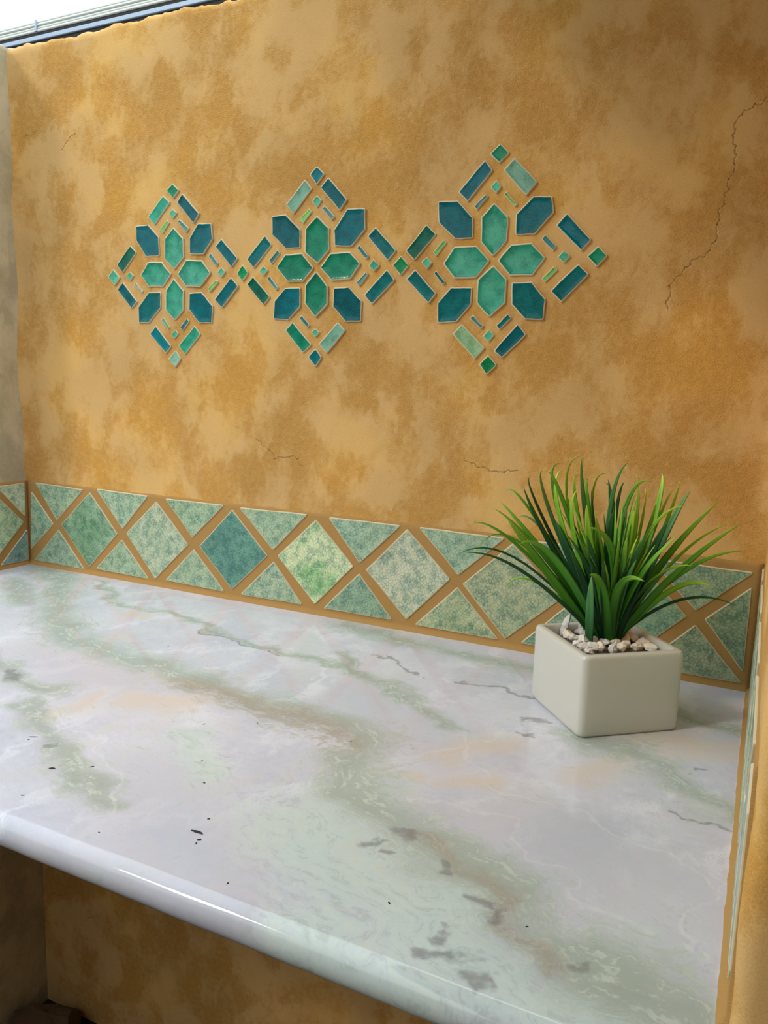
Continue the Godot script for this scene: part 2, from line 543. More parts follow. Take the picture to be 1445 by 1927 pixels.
func build_shell() -> void:
	var n := FastNoiseLite.new()
	n.seed = 4
	n.frequency = 5.0
	n.fractal_octaves = 3
	var fine := FastNoiseLite.new()
	fine.seed = 14
	fine.frequency = 40.0
	fine.fractal_octaves = 3
	# back wall: columns along x, each a profile that climbs the face, rolls over the ragged top and comes down behind
	var rows := []
	var uvs := []
	var ys := []
	var y := -0.02
	while y < WALL_TOP - 0.008:
		ys.append(y)
		y += 0.007 if y > 0.93 else 0.03
	var count := 210
	for i in count + 1:
		var x := lerpf(LEFT_X - 0.06, RIGHT_X + 0.06, float(i) / count)
		var row := []
		var uv := []
		var ragged := fine.get_noise_2d(x * 0.8, 0.3) * 0.004 + n.get_noise_2d(x * 2.0, 7.0) * 0.006
		for v in ys:
			var band := smoothstep(1.128, 1.16, v)
			var z := (n.get_noise_2d(x, v) * 0.0016 - 0.0004) * band
			z += 0.008 * pow(maxf(0.0, 1.0 - (x - LEFT_X) / 0.02), 2.0) * band + 0.006 * pow(maxf(0.0, 1.0 - (RIGHT_X - x) / 0.02), 2.0) * band
			row.append(Vector3(x, v, z))
			uv.append(Vector2(x / 1.5, (v - 0.97) / 1.5))
		var top := WALL_TOP + ragged
		for q in [Vector2(top - 0.004, -0.002), Vector2(top - 0.0008, -0.006), Vector2(top, -0.014), Vector2(top + 0.001, -0.06), Vector2(top, -0.118), Vector2(WALL_TOP - 0.01, -0.125), Vector2(-0.02, -0.125)]:
			row.append(Vector3(x, q.x, q.y))
			uv.append(Vector2(x / 1.5, (q.x - q.y - 0.97) / 1.5))
		rows.append(row)
		uvs.append(uv)
	rows.reverse()
	uvs.reverse()
	var back := put("wall_back", done(sheet(rows, uvs)), stucco)
	back.set_meta("kind", "structure")
	back.set_meta("label", "ochre trowelled stucco wall behind the counter")
	var lit_stucco: StandardMaterial3D = stucco.duplicate()  # brighter light on the left wall, put into its stucco colour
	var brightened: Image = stucco.albedo_texture.get_image().duplicate()
	brightened.resize(1024, 1024)
	brightened.adjust_bcs(1.45, 0.7, 0.0)
	lit_stucco.albedo_color = Color(1.0, 0.945, 0.80)
	lit_stucco.albedo_texture = ImageTexture.create_from_image(brightened)
	lit_stucco.heightmap_enabled = false
	var flat_stucco: StandardMaterial3D = stucco.duplicate()
	flat_stucco.heightmap_enabled = false
	# the two side piers: a plan outline that runs along the inner face, round the front arris and across the front, carried upwards
	for side in 2:
		var plan := []
		var s := 0.0
		var front: float = [PIER_Z, LEFT_END][side]
		for k in 62:
			plan.append(Vector2(0.0, -0.125 + k * (front - 0.012 + 0.125) / 62.0))
		plan.append(Vector2(0.0, front - 0.012))
		for k in range(1, 6):
			var t := k * PI / 10.0
			plan.append(Vector2(0.012 - 0.012 * cos(t), front - 0.012 + 0.012 * sin(t)))
		for k in range(1, 30):
			plan.append(Vector2(0.012 + k * 0.0127, front))
		plan.append(Vector2(0.40, front - 0.02))
		plan.append(Vector2(0.40, -0.125))
		rows = []
		uvs = []
		for q in plan.size():
			var row := []
			var uv := []
			if q:
				s += plan[q].distance_to(plan[q - 1])
			var before: Vector2 = plan[maxi(q - 1, 0)]
			var after: Vector2 = plan[mini(q + 1, plan.size() - 1)]
			var out := Vector2(-(after - before).y, (after - before).x).normalized()
			var heights := [-0.02, 0.3, 0.6, 0.9, 0.955]
			var top: float = [2.08, WALL_TOP][side]
			for k in 92:
				heights.append(0.965 + k * (top - 0.97) / 91.5)
			heights.append(top - 0.004)
			for v in heights:
				var band: float = smoothstep(1.128, 1.16, v) if plan[q].y < front - 0.02 else 1.0
				var push: float = (n.get_noise_2d(s * 1.3 + 20.0 * side + 5.0, v) * 0.004 + 0.0005) * band
				var w: Vector2 = plan[q] + out * push
				row.append(Vector3(w.x, v, w.y))
				uv.append(Vector2(s / 1.5 + 0.2 + 0.31 * side, (v - 0.97) / 1.5))
			var lift := fine.get_noise_2d(s, 3.0 + side) * 0.008
			row.append(Vector3(plan[q].x - out.x * 0.006, top + lift, plan[q].y - out.y * 0.006))
			uv.append(Vector2(s / 1.5 + 0.2 + 0.31 * side, 0.63))
			row.append(Vector3(0.2, top + 0.002, (front - 0.125) * 0.5))
			uv.append(Vector2(s / 1.5 + 0.2 + 0.31 * side, 0.75))
			rows.append(row)
			uvs.append(uv)
		rows.append(rows[0])
		uvs.append(uvs[0])
		var where := Transform3D(Basis.IDENTITY, Vector3(RIGHT_X, 0, 0))
		if side == 1:
			where.origin.x = LEFT_X
			for r in rows.size() - 1:
				for c in rows[r].size():
					rows[r][c].x *= -1.0
		else:
			rows.reverse()
			uvs.reverse()
		var pier := put(["wall_right", "wall_left"][side], done(sheet(rows, uvs)), [flat_stucco, lit_stucco][side], null, where)
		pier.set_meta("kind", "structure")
		pier.set_meta("label", ["ochre stucco wall at the right end of the counter", "ochre stucco wall at the left end of the counter, its colour lightened as if lit"][side])
	# two walls added out of view to hold back light from front and right
	var plaster := StandardMaterial3D.new()
	plaster.albedo_color = Color(0.68, 0.63, 0.57)
	plaster.roughness = 0.95
	var timber := StandardMaterial3D.new()
	timber.albedo_color = Color(0.36, 0.30, 0.24)
	timber.roughness = 0.9
	for k in 2:
		var yard := start()
		if k == 0:
			box(yard, Vector3(-3.0, -0.02, 2.9), Vector3(3.2, 1.98, 3.1), 0.02)
		else:
			box(yard, Vector3(1.5, -0.02, 0.66), Vector3(1.7, 2.078, 2.89), 0.02)
		var wall := put(["wall_added_front", "wall_added_side"][k], done(yard), [plaster, timber][k])
		wall.set_meta("kind", "structure")
		wall.set_meta("label", ["added unseen plastered wall across from the counter, blocking light", "added unseen brown timber wall beside the counter, blocking light"][k])
	var slab := start()  # unseen roof, added to darken the right end of the niche
	box(slab, Vector3(0.80, 2.08, 0.08), Vector3(1.9, 2.20, 2.89), 0.01)
	var shade_canopy := put("ceiling_added", done(slab), timber)
	shade_canopy.set_meta("kind", "structure")
	shade_canopy.set_meta("label", "added unseen brown timber roof shading the right end of the counter")
	var shade_knee := start()  # low wall added to keep light out from under the counter
	box(shade_knee, Vector3(LEFT_X - 0.25, -0.02, LEFT_END - 0.005), Vector3(LEFT_X, COUNTER_Y - 0.032, 0.61), 0.006)
	var support := put("wall_added_support", done(shade_knee), flat_stucco)
	support.set_meta("kind", "structure")
	support.set_meta("label", "added low stucco wall shading the space under the left end of the counter")
	var earth := StandardMaterial3D.new()
	earth.albedo_color = Color(0.12, 0.09, 0.06)
	earth.roughness = 0.95
	var st := start()
	box(st, Vector3(-6, -0.2, -6), Vector3(8, 0.0, 8))
	var floor_ := put("floor", done(st), earth)
	floor_.set_meta("kind", "structure")
	floor_.set_meta("label", "dusty brown floor under the counter")


func build_roof_edge() -> void:
	var o := root("awning_frame", Vector3(0, 0, -1.0))
	tag(o, "white ribbed awning edge over a dark and grey rail above the wall", "awning")
	var grey := StandardMaterial3D.new()
	grey.albedo_color = Color(0.66, 0.73, 0.83)
	grey.roughness = 0.45
	var black := StandardMaterial3D.new()
	black.albedo_color = Color(0.05, 0.06, 0.08)
	black.roughness = 0.7
	var white := StandardMaterial3D.new()
	white.albedo_color = Color(0.86, 0.87, 0.86)
	white.roughness = 0.5
	var st := start()
	box(st, Vector3(-4, 2.36, -0.06), Vector3(1.6, 2.470, -0.006))
	put("beam", done(st), black, o)
	st = start()
	box(st, Vector3(-4, 2.4702, -0.05), Vector3(1.6, 2.4855, 0.0))
	put("rail", done(st), grey, o)
	st = start()
	box(st, Vector3(-4, 2.4857, -0.05), Vector3(1.6, 2.4965, -0.004))
	put("gasket", done(st), black, o)
	for k in 4:
		st = start()
		box(st, Vector3(-4, 2.4967 + k * 0.0092, -0.05), Vector3(1.6, 2.5053 + k * 0.0092, 0.0 - 0.002 * (k % 2)), 0.0025)
		put("rib", done(st), white, o)
	st = start()
	box(st, Vector3(-1.012, 2.4966, -0.001), Vector3(-1.004, 2.5335, 0.004), 0.001)
	put("joint_cover", done(st), grey, o)
	for x in [-3.6, 1.2]:
		st = start()
		box(st, Vector3(x, 0.0, -0.06), Vector3(x + 0.05, 2.36, -0.01))
		put("post", done(st), black, o)


# ---------------------------------------------------------------- the marble counter

func stroke(field: PackedFloat32Array, w: int, h: int, pts: Array, half: float, strength := 1.0) -> void:
	# field: how near each cell is to the stroke, 1 on it and 0 at twice its half width; cells of 4 mm, points in mm
	var reach := half * 2.0
	var lo := Vector2(1e9, 1e9)
	var hi := -lo
	for k in pts.size() / 2:
		var q := Vector2(pts[k * 2], pts[k * 2 + 1])
		lo = lo.min(q)
		hi = hi.max(q)
	for j in range(maxi(0, int((lo.y - reach) / 4.0)), mini(h, int((hi.y + reach) / 4.0) + 1)):
		for i in range(maxi(0, int((lo.x - reach - 50.0) / 4.0)), mini(w, int((hi.x + reach - 50.0) / 4.0) + 1)):
			var p := Vector2(i * 4.0 + 50.0, j * 4.0)
			var best := 1e9
			for k in pts.size() / 2 - 1:
				var a := Vector2(pts[k * 2], pts[k * 2 + 1])
				var ab := Vector2(pts[k * 2 + 2], pts[k * 2 + 3]) - a
				var t := clampf((p - a).dot(ab) / maxf(ab.length_squared(), 0.001), 0.0, 1.0)
				best = minf(best, (p - a - ab * t).length_squared())
			var v := (1.0 - sqrt(best) / reach) * strength
			if v > field[j * w + i]:
				field[j * w + i] = v


func marble() -> ImageTexture:
	var w := 338
	var h := 180
	var bw := 2048
	var bh := 1090
	var strokes := [
		# green-grey bands
		[[30.0, [90, -10, 232, 60, 338, 163, 415, 238, 507, 286, 606, 305, 669, 308, 741, 320, 831, 332, 914, 345, 982, 346, 1020, 366, 1032, 432, 1054, 466, 1094, 484, 1137, 498]],
		[30.0, [1094, 484, 1174, 511, 1205, 521, 1231, 543, 1252, 569, 1276, 582, 1313, 590, 1368, 600]],
		[9.0, [301, 30, 433, 121, 508, 118, 617, 143, 735, 173, 813, 184, 890, 184, 970, 220, 1000, 250]],
		[12.0, [870, 150, 910, 204, 979, 212, 1050, 265, 1080, 294]],
		[22.0, [800, 20, 888, 43, 975, 54, 1047, 68, 1130, 74]],
		[16.0, [440, 380, 522, 414, 565, 425, 606, 436, 634, 429]],
		[15.0, [640, 470, 683, 497, 737, 526, 789, 549, 824, 565, 847, 574, 890, 582]],
		[22.0, [1205, 247, 1260, 257, 1290, 263, 1314, 292, 1338, 317, 1400, 350]],
		[12.0, [1290, 110, 1330, 130, 1380, 140]],
		[24.0, [170, 110, 240, 160, 300, 190]]],
		# mint
		[[62.0, [1064, 506, 1123, 553, 1166, 579, 1200, 597, 1245, 624, 1301, 630, 1380, 640]],
		[16.0, [850, 450, 890, 470, 930, 500]], [30.0, [1100, 640, 1200, 670, 1300, 700]]],
		# grey spots and dark strokes
		[[3.2, [915, 127, 949, 141, 997, 170]], [3.8, [1033, 155, 1065, 154, 1096, 153, 1145, 156]], [8.0, [545, 424, 575, 428]],
		[4.0, [1335, 262, 1348, 258]], [2.6, [1318, 342, 1343, 356, 1368, 364]], [6.5, [1157, 231, 1165, 222]], [4.0, [1163, 262, 1167, 260]],
		[8.0, [1112, 498, 1122, 503, 1134, 510]], [5.0, [1103, 533, 1112, 528]], [5.5, [1196, 559, 1210, 552]], [6.0, [1194, 618, 1216, 616]],
		[4.0, [1205, 600, 1210, 597]], [5.0, [1224, 628, 1236, 638]], [3.5, [1279, 580, 1284, 582]], [4.0, [1127, 537, 1134, 538]], [5.0, [1163, 524, 1170, 528]],
		[7.0, [1219, 553, 1229, 566]], [3.5, [745, 535, 756, 540]], [3.0, [640, 160, 700, 176]], [2.4, [700, 176, 800, 196]]],
		# brown veil between the spots
		[[11.0, [1130, 503, 1160, 509, 1177, 519, 1196, 522, 1215, 536, 1228, 560, 1240, 572]], [8.0, [1233, 565, 1250, 577, 1274, 590]], [20.0, [760, 330, 860, 345, 957, 362, 1010, 385]]],
		# peach
		[[26.0, [747, 400, 777, 395, 800, 372]], [14.0, [693, 495, 708, 458, 690, 420]], [24.0, [1110, 345, 1128, 312, 1145, 293]], [12.0, [1074, 418, 1095, 414]], [16.0, [1126, 404, 1165, 386]],
		[22.0, [1240, 335, 1263, 278]], [24.0, [1290, 215, 1343, 203, 1372, 186]], [16.0, [560, 240, 600, 250]], [14.0, [480, 150, 520, 160]]],
		# thin white healed cracks
		[[7.0, [1062, 386, 1076, 367, 1107, 337, 1134, 271, 1176, 239]], [7.0, [1106, 448, 1143, 451, 1163, 446, 1194, 439, 1212, 446, 1231, 479, 1253, 490, 1266, 513, 1283, 523, 1305, 526, 1329, 537]],
		[7.0, [1165, 403, 1205, 404, 1232, 401, 1262, 418, 1300, 427, 1336, 440, 1362, 460]], [6.0, [1367, 374, 1369, 426, 1358, 470, 1350, 497, 1350, 545]], [6.0, [1065, 275, 1091, 305, 1158, 381]],
		[7.0, [700, 480, 790, 505, 850, 545, 900, 600]], [6.0, [860, 370, 930, 385, 1010, 400]]],
		# cool lavender lobes
		[[60.0, [1180, 470, 1240, 440, 1300, 470, 1330, 510]], [50.0, [960, 250, 1040, 300, 1080, 330]], [60.0, [880, 560, 960, 600, 1060, 620]], [60.0, [560, 350, 640, 380, 700, 370]]],
	]
	var maps := []
	for layer in strokes:
		var field := PackedFloat32Array()
		field.resize(w * h)
		for s in layer:
			stroke(field, w, h, s[1], s[0])
		var flat := PackedByteArray()
		flat.resize(w * h)
		for i in w * h:
			flat[i] = int(clampf(field[i], 0.0, 1.0) * 255.0)
		var im := Image.create_from_data(w, h, false, Image.FORMAT_L8, flat)
		im.resize(bw, bh, Image.INTERPOLATE_CUBIC)
		maps.append(im.get_data())
	var g: PackedByteArray = maps[0]
	var mint: PackedByteArray = maps[1]
	var dark: PackedByteArray = maps[2]
	var brown: PackedByteArray = maps[3]
	var peach: PackedByteArray = maps[4]
	var white: PackedByteArray = maps[5]
	var cool: PackedByteArray = maps[6]
	# how far each point lies from the nearest band: streaks run along these contours
	var far := PackedFloat32Array()
	far.resize(w * h)
	for layer in [strokes[0], strokes[5]]:
		for k in strokes[0].size() if layer == strokes[0] else 3:
			stroke(far, w, h, layer[k][1], 75.0)
	var far_im := Image.create_from_data(w, h, false, Image.FORMAT_RF, far.to_byte_array())
	far_im.resize(bw, bh, Image.INTERPOLATE_CUBIC)
	far = far_im.get_data().to_float32_array()
	var wx := bytes_of(noise(FastNoiseLite.TYPE_SIMPLEX, 3, 130.0, 5), bw, bh)
	var wy := bytes_of(noise(FastNoiseLite.TYPE_SIMPLEX, 4, 130.0, 5), bw, bh)
	var cloud := bytes_of(noise(FastNoiseLite.TYPE_SIMPLEX, 6, 300.0, 5, 120.0, 240.0), bw, bh)
	var ridges := noise(FastNoiseLite.TYPE_SIMPLEX, 16, 60.0, 4, 50.0, 90.0)
	ridges.fractal_type = FastNoiseLite.FRACTAL_RIDGED
	var thread := bytes_of(ridges, bw * 2 / 3, bh, bw, bh)
	var fold := noise(FastNoiseLite.TYPE_SIMPLEX, 36, 260.0, 4, 150.0, 200.0)
	fold.fractal_type = FastNoiseLite.FRACTAL_RIDGED
	var wisp := bytes_of(fold, bw, bh * 2 / 3, bw, bh)
	var speck := bytes_of(noise(FastNoiseLite.TYPE_SIMPLEX, 26, 18.0, 4, 14.0, 30.0), bw, bh)
	var rgb := PackedByteArray()
	rgb.resize(bw * bh * 3)
	var i := 0
	for y in bh:
		for x in bw:
			var dx := (wx[i] - 128) * 0.20
			var dy := (wy[i] - 128) * 0.18
			var at := clampi(y + int(dy), 0, bh - 1) * bw + clampi(x + int(dx), 0, bw - 1)
			var sp: float = speck[i] / 255.0
			var cl: float = cloud[i] / 255.0
			var f := far[at] * 150.0
			var s1 := sin(f * 0.34 + dx * 0.16 + dy * 0.11 + cl * 9.0)
			var s2 := sin(f * 0.95 + dx * 0.3 - dy * 0.25 + sp * 2.4) + 0.7 * sin(f * 2.1 + dx * 0.5 + dy * 0.4 + sp * 3.0)
			var th := clampf(0.5 + s1 * 0.2 + s2 * 0.13 + (thread[i] / 255.0 - 0.5) * 0.5 + (sp - 0.5) * 0.3, 0.0, 1.0)
			var c := Vector3(207, 206, 219) + Vector3(24, 21, 18) * (cl - 0.5) + Vector3(9, 9, 8) * (th - 0.5)
			c = c.lerp(Vector3(230, 229, 238), smoothstep(0.5, 0.95, wisp[i] / 255.0) * 0.6)
			c = c.lerp(Vector3(209, 203, 199), smoothstep(0.4, 0.05, wisp[i] / 255.0) * 0.5)
			c = c.lerp(Vector3(195, 192, 203), smoothstep(0.1, 0.9, cool[at] / 255.0 + (cl - 0.5) * 0.7) * 0.6)
			c = c.lerp(Vector3(214, 198, 187), smoothstep(0.15, 1.0, peach[at] / 255.0 + (cl - 0.5) * 0.5 + (th - 0.5) * 0.2) * 0.7)
			var mi := smoothstep(0.05, 0.9, mint[at] / 255.0 + (th - 0.5) * 0.35 + (cl - 0.5) * 0.7)
			c = c.lerp(Vector3(196, 211, 207), mi * 0.8)
			var gr := smoothstep(0.16, 0.95, g[at] / 255.0 + (th - 0.5) * 0.8 + (cl - 0.5) * 0.3)
			c = c.lerp(Vector3(158, 169, 158), gr * 0.75)
			var inside := smoothstep(0.05, 0.6, maxf(g[at], mint[at]) / 255.0)
			c = c.lerp(Vector3(214, 217, 209), smoothstep(0.55, 0.9, th) * inside * 0.6)
			c = c.lerp(Vector3(160, 160, 150), smoothstep(0.42, 0.1, th) * (0.25 * inside + 0.3 * gr))
			c = c.lerp(Vector3(160, 145, 133), smoothstep(0.25, 1.0, brown[at] / 255.0 + (th - 0.55) * 0.8) * 0.5)
			c = c.lerp(Vector3(124, 124, 126), smoothstep(0.3, 0.95, dark[at] / 255.0 + (sp - 0.5) * 0.35) * 0.6)
			c = c.lerp(Vector3(232, 229, 226), smoothstep(0.78, 0.98, white[at] / 255.0) * 0.45 * (0.3 + 0.7 * th))
			rgb[i * 3] = int(clampf(c.x, 0, 255))
			rgb[i * 3 + 1] = int(clampf(c.y, 0, 255))
			rgb[i * 3 + 2] = int(clampf(c.z, 0, 255))
			i += 1
	return picture(rgb, bw, bh, Image.FORMAT_RGB8)


func build_counter() -> void:
	var m := StandardMaterial3D.new()
	m.albedo_texture = marble()
	m.roughness = 0.07
	m.texture_repeat = false
	var profile := []   # z, y and the length along the stone
	for k in 33:
		var z := k * 0.638 / 32.0
		profile.append([z, COUNTER_Y, z])
	for k in range(1, 17):
		var t := k * PI / 16.0
		profile.append([0.638 + 0.015 * sin(t), COUNTER_Y - 0.015 + 0.015 * cos(t), 0.638 + 0.015 * t])
	profile.append([0.4, COUNTER_Y - 0.03, 0.715])
	profile.append([0.0, COUNTER_Y - 0.03, 0.718])
	var n := FastNoiseLite.new()
	n.seed = 3
	n.frequency = 22.0
	var rows := []
	var uvs := []
	for i in 131:
		var x := lerpf(LEFT_X, RIGHT_X, i / 130.0)
		var row := []
		var uv := []
		for q in profile:
			var wave := 0.0
			if q[2] > 0.62:
				wave = n.get_noise_2d(x, q[2]) * 0.0005
			row.append(Vector3(x, q[1], q[0] + wave))
			uv.append(Vector2((x - 0.05) / 1.352, q[2] / 0.72))
		rows.append(row)
		uvs.append(uv)
	var st := sheet(rows, uvs)
	for end in [0, 130]:
		var ring: Array = rows[end]
		fan(st, ring, Vector3(ring[0].x, COUNTER_Y - 0.015, 0.3), end == 130)
	var o := put("marble_counter", done(st), m)
	tag(o, "polished white marble counter with green veins and a rounded front edge", "counter")


# ---------------------------------------------------------------- tiles

func rounded(poly: Array, inset: float, radius: float, between: int) -> Array:
	# the outline moved inwards, its corners rounded by 5 points each and its sides cut into pieces
	var n := poly.size()
	var moved := []
	for i in n:
		var a: Vector2 = (poly[i] - poly[(i + n - 1) % n]).normalized()
		var b: Vector2 = (poly[(i + 1) % n] - poly[i]).normalized()
		var na := Vector2(-a.y, a.x)
		var nb := Vector2(-b.y, b.x)
		moved.append(poly[i] + (na + nb) * (inset / maxf(0.25, 1.0 + na.dot(nb))))
	var out := []
	for i in n:
		var p: Vector2 = moved[i]
		var before: Vector2 = moved[(i + n - 1) % n] - p
		var after: Vector2 = moved[(i + 1) % n] - p
		var half := absf(before.angle_to(after)) * 0.5
		var t := maxf(radius - inset, 0.0004) / tan(half)
		var a := p + before.normalized() * minf(t, before.length() * 0.3)
		var b := p + after.normalized() * minf(t, after.length() * 0.3)
		for k in 5:
			var s := k / 4.0
			out.append(a * (1 - s) * (1 - s) + p * 2 * s * (1 - s) + b * s * s)
		var q: Vector2 = moved[(i + 1) % n]
		var t2 := Vector2()
		var half2 := absf((p - q).angle_to(moved[(i + 2) % n] - q)) * 0.5
		t2 = q + (p - q).normalized() * minf(maxf(radius - inset, 0.0004) / tan(half2), (p - q).length() * 0.3)
		for k in between:
			out.append(b.lerp(t2, (k + 1.0) / (between + 1.0)))
	return out


func tile_mesh(poly: Array, top: float, rim: float, radius: float, dish: float, base: Color, accent: Color, how: int) -> ArrayMesh:
	# poly runs counter-clockwise about the origin; z is out of the wall. how: 0 even glaze, 1 glaze thinner and paler in the middle, 2 mottled
	var shift := Vector2(dice.randf_range(-9, 9), dice.randf_range(-9, 9))
	var st := start()
	var rings := []
	var tints := []
	var maps := []
	var lift := []
	for q in [[0.0, -0.0015], [0.0, top - 0.0008], [0.0006, top], [rim, top]]:
		lift.append(q)
	var between := 3 if how == 2 else 2
	var wide := 1e9
	for i in poly.size():
		wide = minf(wide, absf((poly[(i + 1) % poly.size()] - poly[i]).normalized().cross(-poly[i])))
	for q in lift:
		rings.append(ring3(rounded(poly, q[0], radius, between), q[1], shift))
	var flat := []
	for ring in rings:
		var u := []
		for v in ring:
			u.append(Vector2(v.x, v.y) / 0.3)
		flat.append(u)
	sheet(rings, flat, true, st)
	st.set_material(rim_material)
	st.index()
	st.generate_normals()
	var mesh: ArrayMesh = st.commit()
	st = start()
	rings = [rings[3]]
	var last := rounded(poly, rim + minf(0.0005, wide * 0.1), radius, between)
	rings.append(ring3(last, top + 0.0001, shift))
	var edge := rounded(poly, rim + minf(0.0016, wide * 0.2), radius, between)
	rings.append(ring3(edge, top - dish * 0.6, shift))
	var steps := [0.8, 0.6, 0.4, 0.2, 0.0] if how == 2 else [0.7, 0.4, 0.0]
	for s in steps:
		var ring := []
		for v in edge:
			ring.append(v * s)
		rings.append(ring3(ring, top - dish * (1.0 - 0.15 * s), shift))
	for r in rings.size():
		var t := []
		var u := []
		var near := clampf((r - 1.0) / (rings.size() - 2.0), 0.0, 1.0)
		for v in rings[r]:
			var f: float = wobble.get_noise_2d(v.x * 14.0 + shift.x, v.y * 14.0 + shift.y)
			var mix_ := 0.0
			if how == 1:
				mix_ = clampf(near * 0.95 + f * 0.5, 0.0, 1.0)
			elif how == 2:
				mix_ = smoothstep(-0.25, 0.5, f + wobble.get_noise_2d(v.x * 45.0, v.y * 45.0 + shift.x) * 0.35)
			else:
				mix_ = clampf(0.3 + f * 0.6, 0.0, 1.0)
			t.append(base.lerp(accent, mix_))
			u.append(Vector2(v.x, v.y) / 0.3 + shift)
		tints.append(t)
		maps.append(u)
	sheet(rings, maps, true, st, tints)
	st.set_material(glaze_crackle if how == 2 else glaze_plain)
	st.index()
	st.generate_normals()
	st.commit(mesh)
	return mesh


func ring3(ring: Array, z: float, shift: Vector2) -> Array:
	var out := []
	for q in ring:
		var w := Vector2(wobble.get_noise_2d(q.x * 55.0 + shift.x, q.y * 55.0), wobble.get_noise_2d(q.x * 55.0, q.y * 55.0 + shift.y + 40.0)) * 0.0008
		out.append(Vector3(q.x + w.x, q.y + w.y, z))
	return out


func lay(parent: Node3D, poly: Array, frame: Transform3D, top: float, rim: float, radius: float, dish: float, base: Color, accent: Color, how: int) -> void:
	# poly in metres in the frame's plane
	var mid := Vector2()
	for q in poly:
		mid += q / poly.size()
	var local := []
	for q in poly:
		local.append(q - mid)
	var mesh := tile_mesh(local, top, rim, radius, dish, base, accent, how)
	put("tile", mesh, null, parent, frame * Transform3D(Basis.IDENTITY, Vector3(mid.x, mid.y, 0.0)))


func glaze(k: int) -> Color:
	return lin(GLAZE[k][0], GLAZE[k][1], GLAZE[k][2])


func build_medallions() -> void:
	var says := ["leftmost of three teal tile rosettes set in the stucco wall, the smallest looking", "middle rosette of deep green and blue tiles between the two others on the wall", "rightmost tile rosette on the wall, with milky green petals and the largest looking"]
	for m in 3:
		var centre: Vector2 = MEDALLIONS[m][0]
		var o := root("tile_medallion", Vector3(centre.x, centre.y, 0.0))
		tag(o, says[m], "tile rosette", "tile rosettes on the stucco wall")
		for row in MEDALLIONS[m][1]:
			var poly := []
			for k in row[2].size() / 2:
				poly.append(Vector2(row[2][k * 2], row[2][k * 2 + 1]) * 0.001)
			var c := glaze(row[1])
			var f := dice.randf_range(0.9, 1.1)
			c = Color(c.r * f * 1.05, c.g * f * 1.3, c.b * f * 1.34)
			var kind: String = row[0]
			if kind == "petal":
				var pale: Color = c.lerp(lin(116, 192, 166), 0.5) if m != 1 else c.lerp(lin(50, 140, 108), 0.4)
				lay(o, poly, Transform3D(), 0.0022, 0.0019, 0.003, 0.0010, c * 0.85, pale, 1)
			elif kind == "strip" or kind == "dot":
				lay(o, poly, Transform3D(), 0.0018, 0.0011, 0.0018, 0.0003, c, c * 0.8, 0)
			else:
				lay(o, poly, Transform3D(), 0.002, 0.0015, 0.0025, 0.0004, c, Color(c.r * 0.62 + 0.004, c.g * 0.78, c.b * 0.8), 0)


func grout(parent: Node3D, length: float, frame: Transform3D) -> void:
	# a thin bed between the tiles, with a fillet where it meets the counter
	var rows := []
	var uvs := []
	var n := int(length / 0.01)
	for i in n + 1:
		var x := length * i / n
		var r := wobble.get_noise_2d(x * 30.0, 5.0) * 0.0012
		var t := wobble.get_noise_2d(x * 40.0, 15.0) * 0.0012
		var row := []
		var uv := []
		for q in [Vector2(COUNTER_Y - 0.002, 0.0085 + r), Vector2(COUNTER_Y + 0.0015, 0.0068 + r), Vector2(COUNTER_Y + 0.005, 0.0030), Vector2(COUNTER_Y + 0.009, 0.0019), Vector2(1.05, 0.0018), Vector2(1.128 + t, 0.0018), Vector2(1.133 + t, 0.001), Vector2(1.136 + t, -0.002)]:
			row.append(frame * Vector3(x, q.x, q.y))
			uv.append(Vector2(x, q.x) * 2.0)
		rows.append(row)
		uvs.append(uv)
	# closed ends
	for at in [0, -1]:
		var cap := []
		for v in rows[at]:
			var out: Vector3 = frame.basis.z
			cap.append(v - out * (out.dot(v - frame.origin) + 0.003))
		if at == 0:
			rows.push_front(cap)
			uvs.push_front(uvs[0])
		else:
			rows.append(cap)
			uvs.append(uvs[-1])
	rows.reverse()
	uvs.reverse()
	put("grout", done(sheet(rows, uvs)), grout_material, parent)


